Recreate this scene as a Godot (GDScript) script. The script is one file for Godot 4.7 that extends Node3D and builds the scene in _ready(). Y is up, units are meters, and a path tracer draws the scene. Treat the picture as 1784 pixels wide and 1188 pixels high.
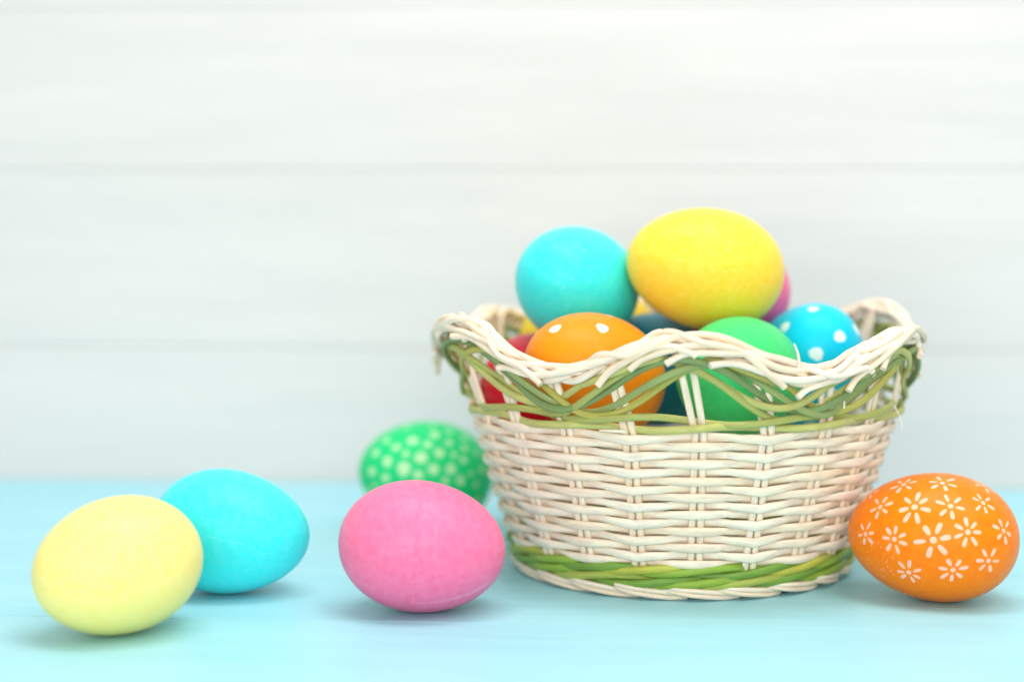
extends Node3D
# A wicker basket of dyed eggs on a pale blue plank table in front of a white plank wall. Lengths in the code are millimetres; MM turns them into metres.

const MM := 0.001
const BASKET := Vector3(66, 0, -706.5)   # foot of the basket's axis
const STAKES := 21
const PITCH := TAU / 21.0
const PEAK := -0.087                    # direction of the rim's first crest
const WEAVE_TOP := 62.0

var rng := RandomNumberGenerator.new()
var cream := []
var upper_green := []
var foot_green := []


func _ready() -> void:
	rng.seed = 20240331
	# ---- camera, light and exposure
	var cam := Camera3D.new()
	cam.name = "camera"
	add_child(cam)
	cam.position = Vector3(0, 0.15, 0)
	cam.rotation.x = -atan(284.0 / 3200.0)
	var lens := CameraAttributesPhysical.new()
	lens.frustum_focal_length = 12.0 / (594.0 / 3200.0)
	lens.frustum_focus_distance = 0.640
	lens.frustum_near = 0.05
	lens.frustum_far = 20.0
	lens.exposure_aperture = 3.45
	cam.attributes = lens
	cam.current = true

	var env := Environment.new()
	env.background_mode = Environment.BG_COLOR
	env.background_color = Color(1.0, 0.985, 0.96)
	env.background_energy_multiplier = 0.59
	env.tonemap_mode = Environment.TONE_MAPPER_LINEAR
	env.tonemap_exposure = 1.0
	env.sdfgi_enabled = true
	env.ssao_enabled = true
	env.ssil_enabled = true
	var we := WorldEnvironment.new()
	we.name = "environment"
	we.environment = env
	add_child(we)

	softbox("key_softbox", Vector3(0.38, 0.85, -0.25), Vector3(0.02, 0.05, -0.66), Vector2(0.5, 0.5), 0.34, Color(1.0, 0.985, 0.96))
	softbox("overhead_softbox", Vector3(0.02, 0.85, -0.58), Vector3(0.02, 0.03, -0.64), Vector2(0.55, 0.24), 0.38, Color(1.0, 1.0, 0.99))
	softbox("front_softbox", Vector3(-0.15, 0.36, 0.75), Vector3(0.0, 0.06, -0.70), Vector2(1.3, 0.7), 1.36, Color(1.0, 0.98, 0.95))

	# ---- the setting
	build_wall()
	build_table()

	# ---- the basket and the eggs
	make_wicker_materials()
	build_basket()
	build_eggs()


func softbox(called: String, at: Vector3, aim: Vector3, size: Vector2, energy: float, tint: Color) -> void:
	var l := AreaLight3D.new()
	l.name = called
	l.area_size = size
	l.light_energy = energy
	l.light_color = tint
	l.shadow_enabled = true
	l.set("area_range", 6.0)
	add_child(l)
	l.look_at_from_position(at, aim, Vector3.FORWARD)


# ------------------------------------------------------------------ helpers

func part(called: String, m: Mesh, mat: Material, parent: Node = self) -> MeshInstance3D:
	var o := MeshInstance3D.new()
	o.name = called
	o.mesh = m
	o.material_override = mat
	o.cast_shadow = GeometryInstance3D.SHADOW_CASTING_SETTING_ON
	parent.add_child(o, true)
	return o


func lin(r: float, g: float, b: float) -> Color:
	return Color(r, g, b).linear_to_srgb()


func noise_tex(nseed: int, freq: float, octaves: int, lo: Color, hi: Color, size := 512, from := 0.25, to := 0.75, gain := 0.5) -> NoiseTexture2D:
	var n := FastNoiseLite.new()
	n.noise_type = FastNoiseLite.TYPE_SIMPLEX_SMOOTH
	n.seed = nseed
	n.frequency = freq
	n.fractal_octaves = octaves
	n.fractal_gain = gain
	var g := Gradient.new()
	g.offsets = PackedFloat32Array([from, to])
	g.colors = PackedColorArray([lo, hi])
	var t := NoiseTexture2D.new()
	t.width = size
	t.height = size
	t.seamless = true
	t.noise = n
	t.color_ramp = g
	return t


# A grid of points (rows x cols, cols closed on themselves with a repeated last column) as a mesh whose faces look along its normals.
func grid_mesh(P: PackedVector3Array, N: PackedVector3Array, U: PackedVector2Array, rows: int, cols: int, caps := false, U2 := PackedVector2Array()) -> ArrayMesh:
	var idx := PackedInt32Array()
	var mid := (rows / 2 - (1 if rows / 2 == rows - 1 else 0)) * cols + cols / 3
	var geo := (P[mid + cols] - P[mid]).cross(P[mid + 1] - P[mid])
	var flip := geo.dot(N[mid]) > 0.0
	for i in rows - 1:
		for j in cols - 1:
			var a := i * cols + j
			var b := a + cols
			if flip:
				idx.append_array([a, a + 1, b, b, a + 1, b + 1])
			else:
				idx.append_array([a, b, a + 1, b, b + 1, a + 1])
	if caps:
		for e in [0, rows - 1]:
			var c := Vector3.ZERO
			for j in cols - 1:
				c += P[e * cols + j]
			c /= float(cols - 1)
			var inner: int = 1 if e == 0 else rows - 2
			var c2 := Vector3.ZERO
			for j in cols - 1:
				c2 += P[inner * cols + j]
			c2 /= float(cols - 1)
			var n := (c - c2).normalized()
			var first := P.size()
			for j in cols:
				P.append(P[e * cols + j])
				N.append(n)
				U.append(U[e * cols + j])
			P.append(c)
			N.append(n)
			U.append(U[e * cols])
			for j in cols - 1:
				var g := (P[first + j] - c).cross(P[first + j + 1] - c)
				if g.dot(n) > 0.0:
					idx.append_array([first + cols, first + j + 1, first + j])
				else:
					idx.append_array([first + cols, first + j, first + j + 1])
	var arr := []
	arr.resize(Mesh.ARRAY_MAX)
	arr[Mesh.ARRAY_VERTEX] = P
	arr[Mesh.ARRAY_NORMAL] = N
	arr[Mesh.ARRAY_TEX_UV] = U
	if U2.size() == P.size():
		arr[Mesh.ARRAY_TEX_UV2] = U2
	arr[Mesh.ARRAY_INDEX] = idx
	var m := ArrayMesh.new()
	m.add_surface_from_arrays(Mesh.PRIMITIVE_TRIANGLES, arr)
	return m


func spow(x: float, p: float) -> float:
	return signf(x) * pow(absf(x), p)


# A strand: path in millimetres, outward hints, half thickness (along the hint) and half width for each point; boxy 1 is round, less is flatter.
func strand(path: PackedVector3Array, hint: PackedVector3Array, ht: PackedFloat32Array, hw: PackedFloat32Array, closed := false, boxy := 1.0, sides := 9) -> ArrayMesh:
	var P := PackedVector3Array()
	var N := PackedVector3Array()
	var U := PackedVector2Array()
	var n := path.size()
	var along := rng.randf() * 5.0
	var twist := rng.randf()
	for i in n:
		var a := path[posmod(i - 1, n - 1)] if closed else path[maxi(i - 1, 0)]
		var b := path[posmod(i + 1, n - 1)] if closed else path[mini(i + 1, n - 1)]
		var t := (b - a).normalized()
		var w := t.cross(hint[i]).normalized()
		var o := w.cross(t).normalized()
		if i > 0:
			along += path[i].distance_to(path[i - 1]) / 45.0
		for j in sides + 1:
			var ang := TAU * j / sides
			var c := spow(cos(ang), boxy)
			var s := spow(sin(ang), boxy)
			P.append((path[i] + o * ht[i] * c + w * hw[i] * s) * MM)
			N.append((o * spow(cos(ang), 2.0 - boxy) / ht[i] + w * spow(sin(ang), 2.0 - boxy) / hw[i]).normalized())
			U.append(Vector2(along, float(j) / sides + twist))
	return grid_mesh(P, N, U, n, sides + 1, not closed)


func filled(n: int, v: float) -> PackedFloat32Array:
	var f := PackedFloat32Array()
	f.resize(n)
	f.fill(v)
	return f


func smooth(path: PackedVector3Array, times: int, from := 1) -> PackedVector3Array:
	for k in times:
		var q := path.duplicate()
		for i in range(from, path.size() - 1):
			q[i] = path[i] * 0.5 + (path[i - 1] + path[i + 1]) * 0.25
		path = q
	return path


func out_of(angle: float) -> Vector3:   # 0 looks at the camera's side, positive to the right
	return Vector3(sin(angle), 0, cos(angle))


# ------------------------------------------------------------------ wall and table

# A board along x with eased edges; across and thick give its section, in the plane of the two axes.
func board(length: float, a0: float, a1: float, thick: float, ease: float, upright: bool) -> ArrayMesh:
	var sec := PackedVector2Array([Vector2(a0 + ease, 0), Vector2(a1 - ease, 0), Vector2(a1 - ease * 0.3, -ease * 0.35), Vector2(a1, -ease), Vector2(a1, -thick), Vector2(a0, -thick), Vector2(a0, -ease), Vector2(a0 + ease * 0.3, -ease * 0.35)])
	var st := SurfaceTool.new()
	st.begin(Mesh.PRIMITIVE_TRIANGLES)
	var n := sec.size()
	var mid := Vector2.ZERO
	for p in sec:
		mid += p / n
	for i in n:
		var p := sec[i]
		var q := sec[(i + 1) % n]
		var nn := Vector2(q.y - p.y, p.x - q.x)
		if nn.dot((p + q) * 0.5 - mid) < 0.0:
			nn = -nn
		quad(st, place(p, -length / 2, upright), place(q, -length / 2, upright), place(q, length / 2, upright), place(p, length / 2, upright), place(nn, 0, upright).normalized())
	for e in [-length / 2, length / 2]:
		for i in range(1, n - 1):
			tri(st, place(sec[0], e, upright), place(sec[i], e, upright), place(sec[i + 1], e, upright), Vector3(signf(e), 0, 0))
	return st.commit()


func place(p: Vector2, x: float, upright: bool) -> Vector3:
	return (Vector3(x, p.x, p.y) if upright else Vector3(x, p.y, p.x)) * MM


func tri(st: SurfaceTool, a: Vector3, b: Vector3, c: Vector3, n: Vector3) -> void:
	var fl := (b - a).cross(c - a).dot(n) > 0.0
	for p in ([a, c, b] if fl else [a, b, c]):
		st.set_normal(n)
		st.set_uv(Vector2(p.x, p.z + p.y) * 5.0)
		st.add_vertex(p)


func quad(st: SurfaceTool, a: Vector3, b: Vector3, c: Vector3, d: Vector3, n: Vector3) -> void:
	tri(st, a, b, c, n)
	tri(st, a, c, d, n)


func paint(lo: Color, hi: Color, nseed: int, scale: Vector3, rough: float, relief: float) -> StandardMaterial3D:
	var m := StandardMaterial3D.new()
	m.albedo_texture = noise_tex(nseed, 0.006, 6, lo, hi, 512, 0.2, 0.8, 0.62)
	m.uv1_triplanar = true
	m.uv1_scale = scale
	m.roughness = rough
	m.metallic_specular = 0.35
	m.heightmap_enabled = true
	m.heightmap_texture = noise_tex(nseed + 7, 0.012, 4, Color.BLACK, Color.WHITE)
	m.heightmap_scale = relief
	return m


func build_wall() -> void:
	var w := Node3D.new()
	w.name = "wall"
	w.set_meta("kind", "structure")
	w.set_meta("label", "white painted wall of wide horizontal planks behind the basket")
	add_child(w)
	w.position = Vector3(0, 0, -0.895)
	w.rotation.y = deg_to_rad(3.8) * -1.0
	var mats := []
	for k in 3:
		var d := 0.006 * k
		mats.append(paint(lin(0.640 - d, 0.642 - d, 0.640 - d), lin(0.666, 0.666, 0.662), 11 + k, Vector3(0.9, 7.0, 7.0), 0.6, 0.02))
	var seams := [-40.0, 67.0, 154.0, 233.0, 318.0, 404.0, 489.0, 575.0]
	for i in seams.size() - 1:
		part("plank", board(1800, seams[i] + 0.05, seams[i + 1] - 0.05, 16, 0.7, true), mats[i % 3], w)
	var back := part("backing_board", board(1800, -40, 575, 8, 0.5, true), mats[0], w)
	back.position.z = -0.0165


func build_table() -> void:
	var t := Node3D.new()
	t.name = "table_top"
	t.set_meta("kind", "structure")
	t.set_meta("label", "pale blue painted plank table top under the basket and eggs")
	add_child(t)
	t.position = Vector3(0, 0, -0.8945)
	t.rotation.y = deg_to_rad(3.8) * -1.0
	var mats := []
	for k in 3:
		var d := 0.008 * k
		mats.append(paint(lin(0.335 - d, 0.67 - d, 0.78 - d), lin(0.362, 0.702, 0.80), 31 + k, Vector3(1.1, 9.0, 9.0), 0.42, 0.016))
	var z := 0.0
	var wide := [104.0, 92.0, 88.0, 94.0, 90.0, 96.0]
	for i in wide.size():
		part("plank", board(1800, z + 0.3, z + wide[i] - 0.3, 22, 0.15, false), mats[i % 3], t)
		z += wide[i]


# ------------------------------------------------------------------ the basket

func make_wicker_materials() -> void:
	# fine fibres along the strand
	var n := FastNoiseLite.new()
	n.seed = 5
	n.noise_type = FastNoiseLite.TYPE_SIMPLEX_SMOOTH
	n.frequency = 1.0
	var fibre := Image.create(256, 128, false, Image.FORMAT_RGB8)
	var relief := Image.create(256, 128, false, Image.FORMAT_RGB8)
	for y in 128:
		var a := TAU * y / 128.0
		for x in 256:
			var b := TAU * x / 256.0
			var v := n.get_noise_3d(cos(a) * 4.0, sin(a) * 4.0, cos(b) * 0.35)
			var v2 := n.get_noise_3d(cos(a) * 0.7 + 9.0, sin(a) * 0.7, 4.0 + cos(b) * 1.1)
			var q := clampf(0.95 + 0.05 * v + 0.08 * v2, 0.0, 1.0)
			fibre.set_pixel(x, y, Color(q, q * (0.985 + 0.015 * v2), q * (0.965 + 0.035 * v)))
			var h := clampf(0.5 + 0.5 * v, 0.0, 1.0)
			relief.set_pixel(x, y, Color(h, h, h))
	var tex := ImageTexture.create_from_image(fibre)
	var rel := ImageTexture.create_from_image(relief)
	for c in [lin(0.95, 0.85, 0.71), lin(0.93, 0.815, 0.67), lin(0.95, 0.87, 0.75), lin(0.93, 0.80, 0.63)]:
		cream.append(wicker(c, tex, rel, 0.5))
	for c in [lin(0.42, 0.47, 0.14), lin(0.22, 0.33, 0.125), lin(0.54, 0.56, 0.19), lin(0.33, 0.43, 0.16), lin(0.47, 0.46, 0.11)]:
		upper_green.append(wicker(c, tex, rel, 0.45))
	for c in [lin(0.28, 0.46, 0.06), lin(0.48, 0.53, 0.08), lin(0.19, 0.37, 0.06), lin(0.40, 0.50, 0.10)]:
		foot_green.append(wicker(c, tex, rel, 0.42))


func wicker(c: Color, tex: Texture2D, rel: Texture2D, rough: float) -> StandardMaterial3D:
	var m := StandardMaterial3D.new()
	m.albedo_color = c
	m.albedo_texture = tex
	m.roughness = rough
	m.metallic_specular = 0.4
	m.heightmap_enabled = true
	m.heightmap_texture = rel
	m.heightmap_scale = 0.007
	return m


func wall_radius(y: float) -> float:
	if y <= WEAVE_TOP:
		return 62.3 + 0.30 * y
	return 80.9 + (y - WEAVE_TOP) * 0.36


func rim_height(a: float) -> float:
	return 89.0 + 6.3 * cos(6.0 * (a - PEAK)) - 1.6 * cos(a) - 0.8 * sin(a) + 0.8 * sin(2.0 * a + 1.0) + 3.0 * bump(a, -1.25, 0.28) + 4.0 * bump(a, 1.7, 0.38) - 5.0 * bump(a, -2.2, 0.45)


func rim_radius(a: float) -> float:
	return 88.5 + 0.28 * (rim_height(a) - 82.0) + 3.2 * bump(a, -1.5, 0.4) - 2.5 * bump(a, 1.45, 0.4)


func bump(a: float, at: float, wide: float) -> float:
	var d := wrapf(a - at, -PI, PI) / wide
	return exp(-d * d)


func stake_angle(j: int) -> float:
	return -0.019 + j * PITCH


func build_basket() -> void:
	var b := Node3D.new()
	b.name = "wicker_basket"
	b.set_meta("label", "round cream and green wicker basket with a wavy braided rim, full of dyed eggs")
	b.set_meta("category", "basket")
	add_child(b)
	b.position = BASKET * MM
	var dips := []
	for j in STAKES:
		dips.append(rng.randf_range(0.0, 0.7))
	for j in [[0, 0.0], [1, 1.35], [20, 1.1], [2, 0.2], [19, 0.15], [3, 0.6], [18, 0.2], [17, 0.4]]:
		dips[j[0]] = j[1]

	# floor of the basket
	var P := PackedVector3Array()
	var N := PackedVector3Array()
	var U := PackedVector2Array()
	var prof := [Vector2(0.5, 4.6), Vector2(61.5, 4.6), Vector2(61.9, 3.6), Vector2(61.5, 2.6), Vector2(0.5, 2.6)]
	for i in prof.size():
		for j in 49:
			var a := TAU * j / 48.0
			P.append((out_of(a) * prof[i].x + Vector3.UP * prof[i].y) * MM)
			N.append(Vector3.UP if i < 2 else (out_of(a) if i == 2 else Vector3.DOWN))
			U.append(Vector2(prof[i].x / 20.0, a))
	part("basket_floor", grid_mesh(P, N, U, prof.size(), 49), cream[1], b)

	# cream weavers: every row passes in front of one stake and behind the next
	var rows := 16
	for k in rows:
		var path := PackedVector3Array()
		var hint := PackedVector3Array()
		var hts := PackedFloat32Array()
		var hws := PackedFloat32Array()
		var y0 := lerpf(14.0, 61.0, k / float(rows - 1))
		var wob := rng.randf() * TAU
		var fat := rng.randf_range(0.94, 1.06)
		var steps := STAKES * 12
		var turns := 1.0 if k == rows - 1 else 1.0
		for i in steps + 1:
			var a := TAU * turns * i / steps + 0.35 * PITCH
			var ph := (a + 0.019) / PITCH            # stake number, as a fraction
			var over := cos(PI * (ph + k))
			# one turn holds an odd number of stakes: the row takes its half step where the strands join, at the back
			var back := PI
			var d := wrapf(a - back, -PI, PI)
			var seam := absf(d) / (PITCH * 0.5)
			var sgn := 1.0
			if a > back:
				over = cos(PI * (ph + k + 1.0))
			if seam < 1.0:
				over *= seam
			var dip := 0.0
			var jn := posmod(roundi(ph), STAKES)
			var off := ph - roundf(ph)
			dip = -dips[jn] * exp(-absf(off) * 3.4)
			var y := y0 + dip + 0.14 * sin(a * 3.0 + wob) + 0.10 * sin(a * 8.0 + wob * 2.0)
			var r := wall_radius(y) + 1.6 * spow(over, 0.85) * sgn
			path.append(out_of(a) * r + Vector3.UP * y)
			hint.append((out_of(a) + Vector3.DOWN * 0.3).normalized())
			hts.append(0.85 * fat)
			hws.append((1.44 + 0.40 * over * over + 0.05 * sin(a * 13.0 + wob)) * fat)
		part("weaver", strand(path, hint, hts, hws, true, 0.85), cream[[0, 2, 1, 0, 3, 2][k % 6]], b)

	# stakes in pairs, which bend over at the top and run along the rim as its plait
	for j in STAKES:
		var lean := -rng.randf_range(3.0, 6.5) / 85.0
		for s in [-1, 1]:
			var path := PackedVector3Array()
			var hint := PackedVector3Array()
			var hts := PackedFloat32Array()
			var hws := PackedFloat32Array()
			var a0 := stake_angle(j)
			var gap: float = 1.5 * s
			var l2: float = lean + s * rng.randf_range(-0.012, 0.02)
			for i in 19:
				var y := lerpf(10.5, WEAVE_TOP, i / 18.0)
				var a := a0 + gap / wall_radius(y)
				path.append(out_of(a) * wall_radius(y) + Vector3.UP * y)
			var a1 := a0 + l2 + gap / 80.0
			var top := rim_height(a1) - 1.5
			for i in range(1, 9):
				var f := i / 8.0
				var y := lerpf(WEAVE_TOP, top, f)
				var a := lerpf(a0 + gap / 81.0, a1, f)
				var r := lerpf(wall_radius(WEAVE_TOP), rim_radius(a1) - 2.9, f)
				path.append(out_of(a) * r + Vector3.UP * y)
			var cut := path.size() - 1
			# along the rim, from the inside over the top to the outside
			var run := PITCH * rng.randf_range(2.8, 3.9)
			if (j + s) % 3 == 0:
				run = -PITCH * rng.randf_range(1.6, 2.3)     # a third of them cross over the other way
			var n := 44
			var hump := rng.randf_range(0.0, 1.4) if rng.randf() < 0.55 else rng.randf_range(1.8, 4.0)
			if j == 0:
				hump = 5.0 if s == -1 else 0.8
			var low_end := rng.randf_range(-62.0, -30.0)
			var wave := rng.randf() * TAU
			var spread := rng.randf_range(2.5, 4.1)
			for i in range(1, n + 1):
				var f := i / float(n)
				var a := a1 - run * pow(f, 1.1)
				var psi := deg_to_rad(lerpf(195.0, low_end, f) + 38.0 * sin(f * 8.0 + wave) * sin(f * PI))
				var c := out_of(a) * rim_radius(a) + Vector3.UP * rim_height(a)
				var o := out_of(a) * cos(psi) * spread + Vector3.UP * (sin(psi) * spread * 1.05 + hump * exp(-pow((f - 0.06) / 0.07, 2.0)))
				path.append(c + o)
			# the cut end pokes out below the rim
			var dir := (path[-1] - path[-3]).normalized()
			var ae := a1 - run
			dir = (dir + out_of(ae) * 0.25 + Vector3.DOWN * rng.randf_range(0.35, 0.9)).normalized()
			var tail := rng.randf_range(5.0, 10.0) if run > 0.0 else rng.randf_range(1.5, 3.0)
			for i in range(1, 5):
				path.append(path[-1] + dir * tail / 4.0)
			var shake := rng.randf() * TAU
			for i in range(cut + 6, path.size() - 4):
				path[i] += (out_of(a1) * sin(i * 0.5 + shake) + Vector3.UP * sin(i * 0.37 + shake * 2.0)) * 0.45
			path = smooth(path, 3, cut - 5)
			for i in path.size():
				var p := path[i]
				hint.append(Vector3(p.x, 0, p.z).normalized())
				var f := clampf((i - cut + 6) / 9.0, 0.0, 1.0)
				hts.append(lerpf(0.88, 1.18, f))
				hws.append(lerpf(1.28, 1.24, f))
			var mat = cream[rng.randi() % 4]
			var low := cut + 1
			part("stake", strand(path.slice(0, low), hint.slice(0, low), hts.slice(0, low), hws.slice(0, low), false, 0.7), mat, b)
			part("rim_strand", strand(path.slice(cut), hint.slice(cut), hts.slice(cut), hws.slice(cut), false, 0.95), mat, b)

	# a plait of long strands fills the heart of the rim
	for s in 3:
		var path := PackedVector3Array()
		var hint := PackedVector3Array()
		for i in 361:
			var a := TAU * i / 360.0
			var w := 14.0 * a + TAU * s / 3.0
			path.append(out_of(a) * (rim_radius(a) + 1.5 * sin(2.0 * w)) + Vector3.UP * (rim_height(a) + 2.2 * cos(w)))
			hint.append(out_of(a))
		part("rim_strand", strand(path, hint, filled(361, 1.2), filled(361, 1.3), true, 0.95), cream[s], b)

	# green strands lie round the top of the weave
	ring(b, "green_band_strand", 63.9, 0.6, 1.9, 10.0, 0.6, 1.05, 1.4, upper_green[2])
	ring(b, "green_band_strand", 66.9, 1.1, 1.9, 10.0, 0.6 + PI, 1.0, 1.3, upper_green[0])

	# green strands that swing up to the rim's crests and down to the band
	var waves := [[67.2, 88.5, -0.07, 0], [69.3, 91.0, 0.0, 1], [68.0, 89.0, 0.10, 3], [71.0, 90.5, -0.14, 2], [68.6, 90.0, 0.16, 4]]
	for k in waves.size():
		var wv = waves[k]
		var path := PackedVector3Array()
		var hint := PackedVector3Array()
		var steps := STAKES * 12
		var wob := rng.randf() * TAU
		for i in steps + 1:
			var a := TAU * i / steps
			var lift := 0.5 + 0.5 * cos(6.0 * (a - PEAK - wv[2]))
			var y: float = lerpf(wv[0], wv[1], lift) + 0.6 * sin(3.0 * a + wob) + 0.5 * sin(7.0 * a + wob) - 1.0 * cos(a) * lift
			y = minf(y, rim_height(a) - 4.0)
			var ph := (a + 0.019) / PITCH
			var r := lerpf(wall_radius(y), rim_radius(a) - 1.0, clampf((y - 78.0) / 12.0, 0.0, 1.0)) + 1.8 * sin(PI * ph * 20.0 / 21.0 + k * PI * 0.5) + (k % 2) * 0.6
			path.append(out_of(a) * r + Vector3.UP * y)
			hint.append(out_of(a))
		part("green_wave_strand", strand(path, hint, filled(path.size(), 0.95), filled(path.size(), 1.32), true, 0.9), upper_green[wv[3]], b)

	# green waling round the foot
	for row in 2:
		for s in 3:
			ring(b, "green_foot_strand", 10.9 - row * 3.9, 1.35, 1.5, 7.0, TAU * s / 3.0 + row * 2.2, 1.15, 1.55, foot_green[(s + row * 2) % 4], -0.4 + row * 0.3)

	# cream foot border of short doubled strands, each tucked under the next
	for j in STAKES:
		var a0 := stake_angle(j) - 0.16 + rng.randf_range(-0.015, 0.015)
		var long := 0.43 * rng.randf_range(0.94, 1.05)
		for s in 2:
			var path := PackedVector3Array()
			var hint := PackedVector3Array()
			for i in 17:
				var f := i / 16.0
				var a := a0 + (f - 0.02 * s) * long
				var r := 61.9 + 4.2 * pow(sin(PI * pow(clampf(f * 0.97 + 0.03, 0.0, 1.0), 0.55)), 0.8) - s * 0.5
				var y := lerpf(5.0, 1.95, pow(minf(f * 1.25, 1.0), 0.8)) + (0.92 if s == 0 else -0.92) * minf(1.0, 0.45 + f * 1.6)
				path.append(out_of(a) * r + Vector3.UP * maxf(y, 1.08))
				hint.append((out_of(a) + Vector3.DOWN * 0.2).normalized())
			part("foot_border_strand", strand(path, hint, filled(17, 0.95), filled(17, 0.98), false, 0.95), cream[(j * 2 + s) % 4], b)

	# loose fibres
	for f in [[-1.30, 34.0, Vector3(-7, -11, 5), 0.35], [1.02, 68.0, Vector3(2.5, -9, 4), 0.22], [0.94, 79.0, Vector3(0.5, -7, 2), 0.12], [0.35, 85.0, Vector3(-1.5, 9, 0), 0.7], [0.62, 70.0, Vector3(-2, 6, 1.5), 0.45], [-0.33, 63.0, Vector3(-9, 0.6, 2.0), 0.8]]:
		var path := PackedVector3Array()
		var start: Vector3 = out_of(f[0]) * (wall_radius(f[1]) + 2.2) + Vector3.UP * f[1]
		for i in 8:
			var u := i / 7.0
			path.append(start + f[2] * u + Vector3(0.8, 0, 0.3) * sin(u * PI))
		var hint := PackedVector3Array()
		var th := PackedFloat32Array()
		for i in 8:
			hint.append(out_of(f[0] + 0.3))
			th.append(f[3] * (1.0 - 0.6 * i / 7.0))
		part("loose_fibre", strand(path, hint, th, th, false, 1.0, 6), cream[2], b)


# One strand of a rope round the basket: it winds up and down and in and out.
func ring(parent: Node, called: String, y0: float, dy: float, dr: float, turns: float, phase: float, ht: float, hw: float, mat: Material, inward := 0.0) -> void:
	var path := PackedVector3Array()
	var hint := PackedVector3Array()
	var steps := int(turns * 24)
	var wob := rng.randf() * TAU
	for i in steps + 1:
		var a := TAU * i / steps
		var w := turns * a + phase + 0.25 * sin(2.0 * a + wob)
		var y := y0 + dy * sin(w) + 0.35 * sin(2.0 * a + wob) + 0.2 * sin(5.0 * a + wob)
		var r := wall_radius(y) + 0.6 + dr * cos(w) + inward
		path.append(out_of(a) * r + Vector3.UP * y)
		hint.append(out_of(a))
	part(called, strand(path, hint, filled(path.size(), ht), filled(path.size(), hw), true, 0.92), mat, parent)


# ------------------------------------------------------------------ eggs

# Half-profile: pointed end up the egg's own y axis.
func egg_mesh(L: float, W: float, k: float) -> ArrayMesh:
	var P := PackedVector3Array()
	var N := PackedVector3Array()
	var U := PackedVector2Array()
	var rows := 45
	var cols := 65
	for i in rows:
		var s := lerpf(-PI / 2, PI / 2, i / float(rows - 1))
		var r := W / 2 * cos(s) * (1.0 - k * sin(s))
		var dr := W / 2 * (-sin(s) * (1.0 - k * sin(s)) - k * cos(s) * cos(s))
		for j in cols:
			var a := TAU * j / float(cols - 1)
			P.append(Vector3(r * cos(a), L / 2 * sin(s), r * sin(a)) * MM)
			N.append(Vector3(L / 2 * cos(s) * cos(a), -dr, L / 2 * cos(s) * sin(a)).normalized())
			U.append(Vector2(j / float(cols - 1), i / float(rows - 1)))
	return grid_mesh(P, N, U, rows, cols, false, U)


func shell(lo: Color, hi: Color, nseed: int, rough := 0.38, coarse := 0.7) -> StandardMaterial3D:
	var m := StandardMaterial3D.new()
	m.albedo_texture = noise_tex(nseed, 0.022, 6, lo, hi, 512, 0.5 - coarse * 0.5, 0.5 + coarse * 0.5, 0.72)
	m.uv1_triplanar = true
	m.uv1_scale = Vector3(21, 21, 21)
	m.roughness = rough
	m.metallic_specular = 0.31
	m.rim_enabled = true
	m.rim = 0.09
	m.rim_tint = 0.3
	m.heightmap_enabled = true
	m.heightmap_texture = pores
	m.heightmap_scale = 0.006
	return m


var pores: NoiseTexture2D


func print_on(m: StandardMaterial3D, img: Image) -> void:
	m.detail_enabled = true
	m.detail_blend_mode = BaseMaterial3D.BLEND_MODE_MIX
	m.detail_uv_layer = BaseMaterial3D.DETAIL_UV_2
	m.detail_albedo = ImageTexture.create_from_image(img)


func on_egg(L: float, W: float, k: float, t: float, a: float) -> Vector3:
	var r := W / 2 * sqrt(maxf(0.0, 1.0 - t * t)) * (1.0 - k * t)
	return Vector3(r * cos(a), L / 2 * t, r * sin(a))


# Paints a mark of radius R (mm) round the point (t along the axis, angle) of an egg; value(x, y) in the tangent plane gives its cover.
func stamp(img: Image, L: float, W: float, k: float, t: float, a: float, R: float, c: Color, value: Callable) -> void:
	var w := img.get_width()
	var h := img.get_height()
	var p := on_egg(L, W, k, t, a)
	var rr := Vector2(p.x, p.z).length()
	var e1 := Vector3(-sin(a), 0, cos(a))
	var s0 := asin(clampf(t, -1.0, 1.0))
	var ahead := on_egg(L, W, k, sin(minf(s0 + 0.01, PI / 2)), a) - on_egg(L, W, k, sin(maxf(s0 - 0.01, -PI / 2)), a)
	var e2 := ahead.normalized()
	var ds := R / (W * 0.42) * 1.1
	var v0 := int(floor(((s0 - ds) / PI + 0.5) * h))
	var v1 := int(ceil(((s0 + ds) / PI + 0.5) * h))
	for v in range(maxi(v0, 0), mini(v1 + 1, h)):
		var s := ((v + 0.5) / h - 0.5) * PI
		var rad := W / 2 * cos(s) * (1.0 - k * sin(s))
		var da := PI
		if rad > R * 0.6 and rr > R * 0.6:
			da = minf(PI, R / minf(rad, rr) * 1.3)
		var n := int(ceil(da / TAU * w))
		var u0 := int(a / TAU * w)
		for du in range(-n, n + 1):
			var u := posmod(u0 + du, w)
			var ang := (u + 0.5) / w * TAU
			var q := Vector3(rad * cos(ang), L / 2 * sin(s), rad * sin(ang)) - p
			if q.length_squared() > R * R * 1.2:
				continue
			var f: float = value.call(q.dot(e1), q.dot(e2))
			if f > 0.0:
				var old := img.get_pixel(u, v)
				img.set_pixel(u, v, Color(c.r, c.g, c.b, maxf(old.a, f * c.a)))


func blank(c: Color, w := 1024, h := 512) -> Image:
	var img := Image.create(w, h, false, Image.FORMAT_RGBA8)
	img.fill(Color(c.r, c.g, c.b, 0.0))
	return img


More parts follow.
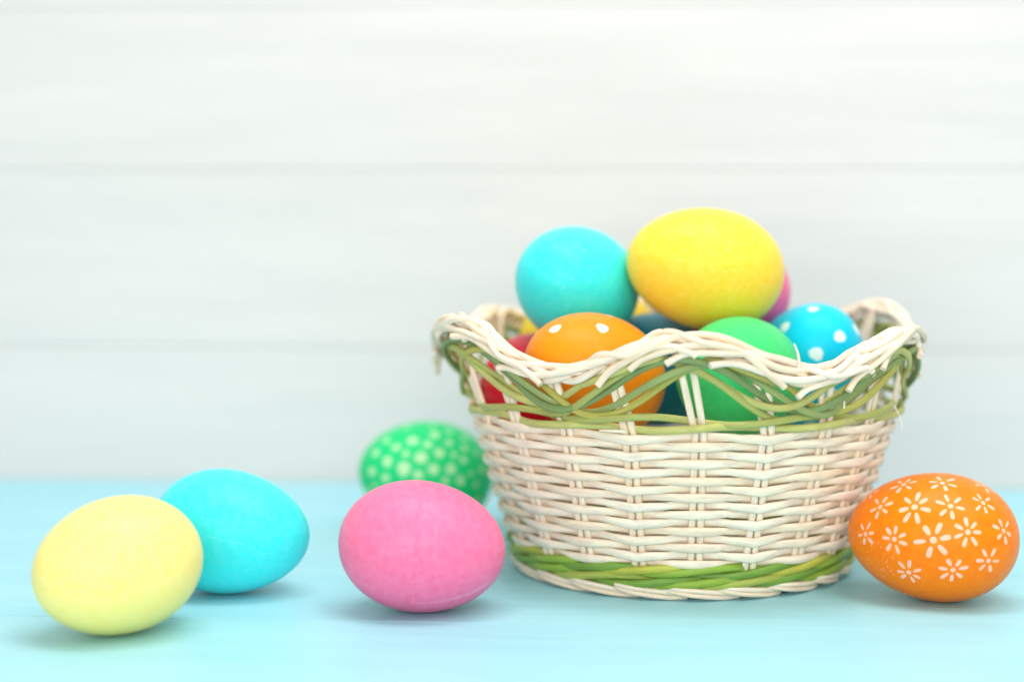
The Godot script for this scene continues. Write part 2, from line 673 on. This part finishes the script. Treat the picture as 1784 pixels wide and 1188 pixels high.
func dot(img: Image, e: Array, t: float, deg: float, r: float, c: Color, soft := 0.35) -> void:
	var wob := rng.randf() * TAU
	var oval := rng.randf_range(0.9, 1.1)
	stamp(img, e[0], e[1], e[2], t, deg_to_rad(deg), r * 1.5, c, func(x: float, y: float) -> float:
		var d := Vector2(x * oval, y / oval)
		var edge := r * (1.0 + 0.07 * sin(3.0 * d.angle() + wob) + 0.05 * sin(7.0 * d.angle() + wob))
		return clampf((edge - d.length()) / soft + 0.5, 0.0, 1.0))


func flower(img: Image, e: Array, t: float, deg: float, r: float, c: Color, worn: float) -> void:
	var turn := rng.randf() * TAU
	var lens := []
	var count := 7 if rng.randf() < 0.35 else 6
	for k in count:
		lens.append([turn + k * TAU / count + rng.randf_range(-0.13, 0.13), rng.randf_range(0.86, 1.08), rng.randf_range(0.85, 1.12)])
	var n := FastNoiseLite.new()
	n.seed = int(deg + t * 1000.0)
	n.frequency = 1.1
	stamp(img, e[0], e[1], e[2], t, deg_to_rad(deg), r * 1.15, c, func(x: float, y: float) -> float:
		var p := Vector2(x, y)
		var best := (r * 0.175 - p.length()) / 0.16 + 0.5
		for l in lens:
			var q := p.rotated(-l[0])
			var mid: float = r * 0.64 * l[1]
			var half: float = r * 0.295 * l[1]
			var wide: float = r * 0.126 * l[2] * (1.0 + 0.15 * clampf((q.x - mid) / half, -1.0, 1.0))
			var f := pow(pow(absf(q.x - mid) / half, 2.6) + pow(absf(q.y) / wide, 2.6), 1.0 / 2.6)
			best = maxf(best, (1.0 - f) * wide / 0.16 + 0.5)
		if worn > 0.0:
			best -= maxf(0.0, n.get_noise_2d(x * 2.0, y * 2.0) + worn - 0.35) * 4.0 * worn
		return clampf(best, 0.0, 1.0))


func speckle(img: Image, e: Array, t: float, deg: float, spread: float, count: int, c: Color) -> void:
	for k in count:
		var tt := clampf(t + rng.randfn(0.0, spread / 30.0), -0.98, 0.98)
		dot(img, e, tt, deg + rng.randfn(0.0, spread / 22.0 * 57.0), rng.randf_range(0.06, 0.3), Color(c.r, c.g, c.b, rng.randf_range(0.25, 0.8)), 0.22)


# e: [length, width, taper, yaw deg, pitch deg, x, y, z], in millimetres
func egg(called: String, e: Array, m: Material, label: String, group: String) -> void:
	var yaw := deg_to_rad(e[3])
	var pit := deg_to_rad(e[4])
	var axis := Vector3(cos(yaw) * cos(pit), sin(pit), sin(yaw) * cos(pit))
	var side := axis.cross(Vector3.UP).normalized()
	var o := part(called, egg_mesh(e[0], e[1], e[2]), m)
	o.transform = Transform3D(Basis(side, axis, side.cross(axis)), Vector3(e[5], e[6], e[7]) * MM)
	o.set_meta("label", label)
	o.set_meta("category", "egg")
	o.set_meta("group", group)


func build_eggs() -> void:
	pores = noise_tex(77, 0.16, 3, Color.BLACK, Color.WHITE, 512, 0.1, 0.9)
	var on_table := "dyed eggs lying on the table"
	var heaped := "dyed eggs heaped in the basket"
	var e := []

	e = [58.3, 45.2, 0.047, 140, -6, -130.2, 22.6, -597.3]
	var m := shell(lin(0.91, 0.76, 0.20), lin(0.93, 0.82, 0.33), 101)
	egg("pale_yellow_egg", e, m, "mottled pale yellow egg at the front left of the table", on_table)

	e = [57.7, 44.8, 0.108, 5, -5, -102.1, 22.3, -656.7]
	m = shell(lin(0.03, 0.80, 0.85), lin(0.09, 0.84, 0.88), 102)
	var img := blank(lin(0.45, 0.88, 0.9))
	for k in 110:
		dot(img, e, rng.randf_range(-0.3, 0.95), rng.randf_range(-25, 25), rng.randf_range(0.08, 0.22), Color(lin(0.4, 0.88, 0.9), rng.randf_range(0.15, 0.5)), 0.2)
	for k in 40:   # hairline scuffs
		var f := k / 39.0
		dot(img, e, lerpf(0.30, 0.80, f), lerpf(38.5, 26.5, f), 0.13, Color(lin(0.0, 0.62, 0.70), 0.3), 0.2)
		dot(img, e, lerpf(-0.10, 0.33, f), lerpf(6.5, 1.5, f), 0.13, Color(lin(0.45, 0.88, 0.9), 0.35), 0.2)
	print_on(m, img)
	egg("turquoise_egg", e, m, "plain turquoise egg on the table behind the pale yellow egg", on_table)

	e = [58.2, 45.5, 0.053, -6, -8, -31.2, 22.7, -628.1]
	m = shell(lin(0.86, 0.15, 0.31), lin(0.90, 0.22, 0.41), 103, 0.38, 0.55)
	img = blank(lin(0.85, 0.5, 0.7))
	for k in 44:   # pale scuff low on the right
		var f := k / 43.0
		dot(img, e, lerpf(-0.02, 0.78, f), lerpf(-47.5, -39.5, pow(f, 0.7)) + rng.randf_range(-1.0, 1.0), rng.randf_range(0.3, 0.8) * (0.5 + f), Color(lin(0.88, 0.48, 0.70), 0.42), 0.9)
	for k in 160:   # darker pores
		dot(img, e, rng.randf_range(-0.95, 0.9), rng.randf_range(-60, 75), rng.randf_range(0.08, 0.2), Color(lin(0.80, 0.08, 0.22), rng.randf_range(0.15, 0.5)), 0.2)
	print_on(m, img)
	egg("pink_egg", e, m, "plain pink egg on the table in front of the green polka dot egg", on_table)

	e = [58.3, 45.9, 0.072, 165, 8, -36.9, 23.4, -779]
	m = shell(lin(0.006, 0.60, 0.19), lin(0.015, 0.66, 0.23), 104)
	img = blank(lin(0.62, 0.86, 0.56))
	var spots := [[0.377, 131, 2.44], [0.056, 124, 2.28], [0.708, 158, 2.60], [0.491, 168, 3.40], [0.264, 154, 3.07], [0.005, 148, 2.43], [0.079, 166, 2.59], [-0.174, 164, 2.59], [-0.147, 134, 1.79], [-0.386, 137, 1.80], [-0.365, 152, 1.79], [-0.338, 175, 2.27], [0.288, 174, 2.26], [0.599, 137, 2.03], [0.848, 135, 2.04], [0.474, 149, 1.62]]
	spots += [[0.168, 138, 1.79], [0.883, 178, 2.28], [0.711, -176, 2.11], [0.709, 117, 1.80], [-0.408, 121, 1.64], [-0.105, 177, 1.78], [-0.212, 148, 1.46], [-0.5, 166, 1.14], [0.402, 102, 1.48], [0.052, 107, 1.31], [-0.174, 116, 1.48], [-0.602, 179, 1.47], [-0.582, 137, 1.31], [-0.684, 158, 1.64], [-0.869, -158, 1.49], [0.82, -154, 1.47]]
	for k in 44:
		spots.append([rng.randf_range(-0.95, 0.95), 200.0 + 250.0 * ((k * 0.618) - floorf(k * 0.618)), rng.randf_range(1.2, 2.6)])
	for s in spots:
		dot(img, e, s[0], s[1], s[2] * 0.82, lin(0.50, 0.83, 0.46), 1.2)
	print_on(m, img)
	egg("green_polka_dot_egg", e, m, "green egg with pale polka dots on the table behind the pink egg", on_table)

	e = [59.9, 45.5, 0.086, 197, 2, 150.0, 22.9, -645]
	m = shell(lin(0.95, 0.175, 0.001), lin(0.96, 0.26, 0.002), 105, 0.36)
	var petal := lin(0.94, 0.52, 0.37)
	img = blank(petal, 1536, 768)
	var fl := [[0.595, 139, 5.11, 0], [0.19, 143, 6.51, 0], [-0.213, 140, 5.39, 0], [-0.569, 127, 4.85, 0], [-0.091, 113, 5.60, 0], [0.353, 112, 5.13, 0.1], [0.393, 175, 5.31, 0.3], [-0.053, 172, 6.96, 0], [-0.43, 162, 5.53, 0], [-0.818, 152, 5.10, 0], [-0.675, -169, 5.08, 0], [-0.291, -162, 5.40, 0], [0.209, -154, 5.23, 0.12], [0.748, 174, 4.78, 0.25], [0.75, 100, 4.6, 0]]
	fl += [[-0.55, 92, 5.0, 0], [0.1, 78, 5.4, 0], [-0.3, 60, 5.2, 0], [0.45, 55, 5.0, 0], [-0.7, 30, 5.0, 0], [0.1, 30, 5.6, 0], [0.6, 5, 5.0, 0], [-0.35, 0, 5.2, 0], [0.15, -30, 5.4, 0], [-0.7, -40, 5.0, 0], [0.6, -60, 5.0, 0], [-0.2, -70, 5.5, 0], [0.3, -105, 5.0, 0], [-0.6, -100, 5.1, 0]]
	for f in fl:
		flower(img, e, f[0], f[1], f[2], petal, f[3])
	speckle(img, e, 0.70, -132, 3.4, 46, petal)
	speckle(img, e, 0.5, -150, 3.0, 26, petal)
	speckle(img, e, 0.42, -118, 3.2, 30, petal)
	speckle(img, e, 0.45, 182, 3.0, 24, petal)
	speckle(img, e, 0.8, -178, 2.6, 20, petal)
	print_on(m, img)
	egg("orange_flower_egg", e, m, "orange egg with white six petal flowers on the table right of the basket", on_table)

	# ---- in the basket
	e = [57.5, 44.9, 0.068, 145.3, 21.4, 30.1, 78.2, -670.2]
	m = shell(lin(0.92, 0.25, 0.002), lin(0.94, 0.30, 0.004), 106, 0.4, 0.8)
	img = blank(lin(0.93, 0.82, 0.7))
	for s in [[0.879, 109, 2.1], [0.43, 131, 2.3], [0.1, 95, 2.4], [0.55, 60, 2.4], [0.3, 20, 2.5], [0.2, -60, 2.5], [-0.4, -100, 2.5], [-0.5, 40, 2.5]]:
		dot(img, e, s[0], s[1], s[2], lin(0.93, 0.84, 0.74), 0.4)
	print_on(m, img)
	egg("orange_polka_dot_egg", e, m, "orange egg with white dots at the front of the basket under the turquoise egg", heaped)

	e = [58.0, 44.0, 0.059, 119.9, 3.9, 83.1, 77.4, -670.4]
	m = shell(lin(0.035, 0.60, 0.16), lin(0.07, 0.68, 0.21), 107)
	egg("plain_green_egg", e, m, "plain green egg at the front of the basket below the large yellow egg", heaped)

	e = [58.3, 44.4, 0.075, 66.7, 46.6, 114.3, 76.4, -711]
	m = shell(lin(0.0, 0.56, 0.84), lin(0.003, 0.61, 0.88), 108, 0.42)
	img = blank(lin(0.75, 0.9, 0.93))
	for s in [[0.905, 54, 2.0], [0.925, -88, 2.3], [0.648, 19, 2.1], [0.852, -166, 2.4], [0.722, -49, 2.5], [0.55, 75, 2.3], [0.6, 130, 2.3], [0.3, -85, 2.4], [0.4, -15, 2.3], [0.1, -50, 2.3], [0.1, 20, 2.3], [0.5, -130, 2.4], [0.1, -120, 2.4], [-0.3, -80, 2.4], [-0.2, -20, 2.4], [-0.3, 60, 2.4], [0.2, 160, 2.4], [-0.3, 150, 2.4]]:
		dot(img, e, s[0], s[1], s[2], lin(0.75, 0.9, 0.93), 0.5)
	print_on(m, img)
	egg("blue_polka_dot_egg", e, m, "bright blue egg with pale dots at the right side of the basket", heaped)

	e = [58.05, 45.1, 0.061, 121.2, 16.5, 24.8, 108.8, -708.9]
	m = shell(lin(0.02, 0.77, 0.82), lin(0.09, 0.81, 0.84), 109)
	img = blank(lin(0.5, 0.8, 0.76))
	for k in 240:
		var tt := rng.randf_range(0.2, 0.99)
		dot(img, e, tt, rng.randf_range(-170, 150), rng.randf_range(0.1, 0.32), Color(lin(0.5, 0.8, 0.74), rng.randf_range(0.15, 0.6)), 0.2)
	print_on(m, img)
	egg("turquoise_egg", e, m, "speckled turquoise egg on top of the heap left of the large yellow egg", heaped)

	e = [61.0, 46.1, 0.076, 170.8, 10.0, 73.3, 115.8, -696.2]
	m = shell(lin(0.92, 0.62, 0.03), lin(0.94, 0.72, 0.11), 110)
	img = blank(lin(0.93, 0.85, 0.4))
	for k in 120:
		dot(img, e, rng.randf_range(-0.9, 0.9), rng.randf_range(80, 230), rng.randf_range(0.15, 0.5), Color(lin(0.93, 0.85, 0.42), rng.randf_range(0.08, 0.3)), 0.4)
	print_on(m, img)
	egg("yellow_egg", e, m, "large bright yellow egg on the top of the heap in the basket", heaped)

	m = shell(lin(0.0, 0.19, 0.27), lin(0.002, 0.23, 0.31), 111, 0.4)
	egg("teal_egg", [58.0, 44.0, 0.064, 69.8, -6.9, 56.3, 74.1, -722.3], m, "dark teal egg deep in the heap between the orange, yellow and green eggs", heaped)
	m = shell(lin(0.72, 0.004, 0.025), lin(0.8, 0.01, 0.04), 112, 0.36)
	egg("red_egg", [58.0, 44.5, 0.06, 87, -3.4, 9.5, 66.8, -716.7], m, "red egg glimpsed at the left of the basket behind the orange dotted egg", heaped)
	m = shell(lin(0.88, 0.66, 0.03), lin(0.92, 0.74, 0.08), 113)
	egg("yellow_egg", [57.5, 43.8, 0.06, -10.5, 13.0, 31.0, 84.5, -756.5], m, "yellow egg mostly hidden behind the turquoise egg in the basket", heaped)
	m = shell(lin(0.84, 0.12, 0.30), lin(0.88, 0.17, 0.36), 114)
	egg("pink_egg", [57.9, 44.8, 0.061, 57.7, -0.6, 87.9, 104.5, -742.9], m, "pink egg peeking out behind the right side of the large yellow egg", heaped)
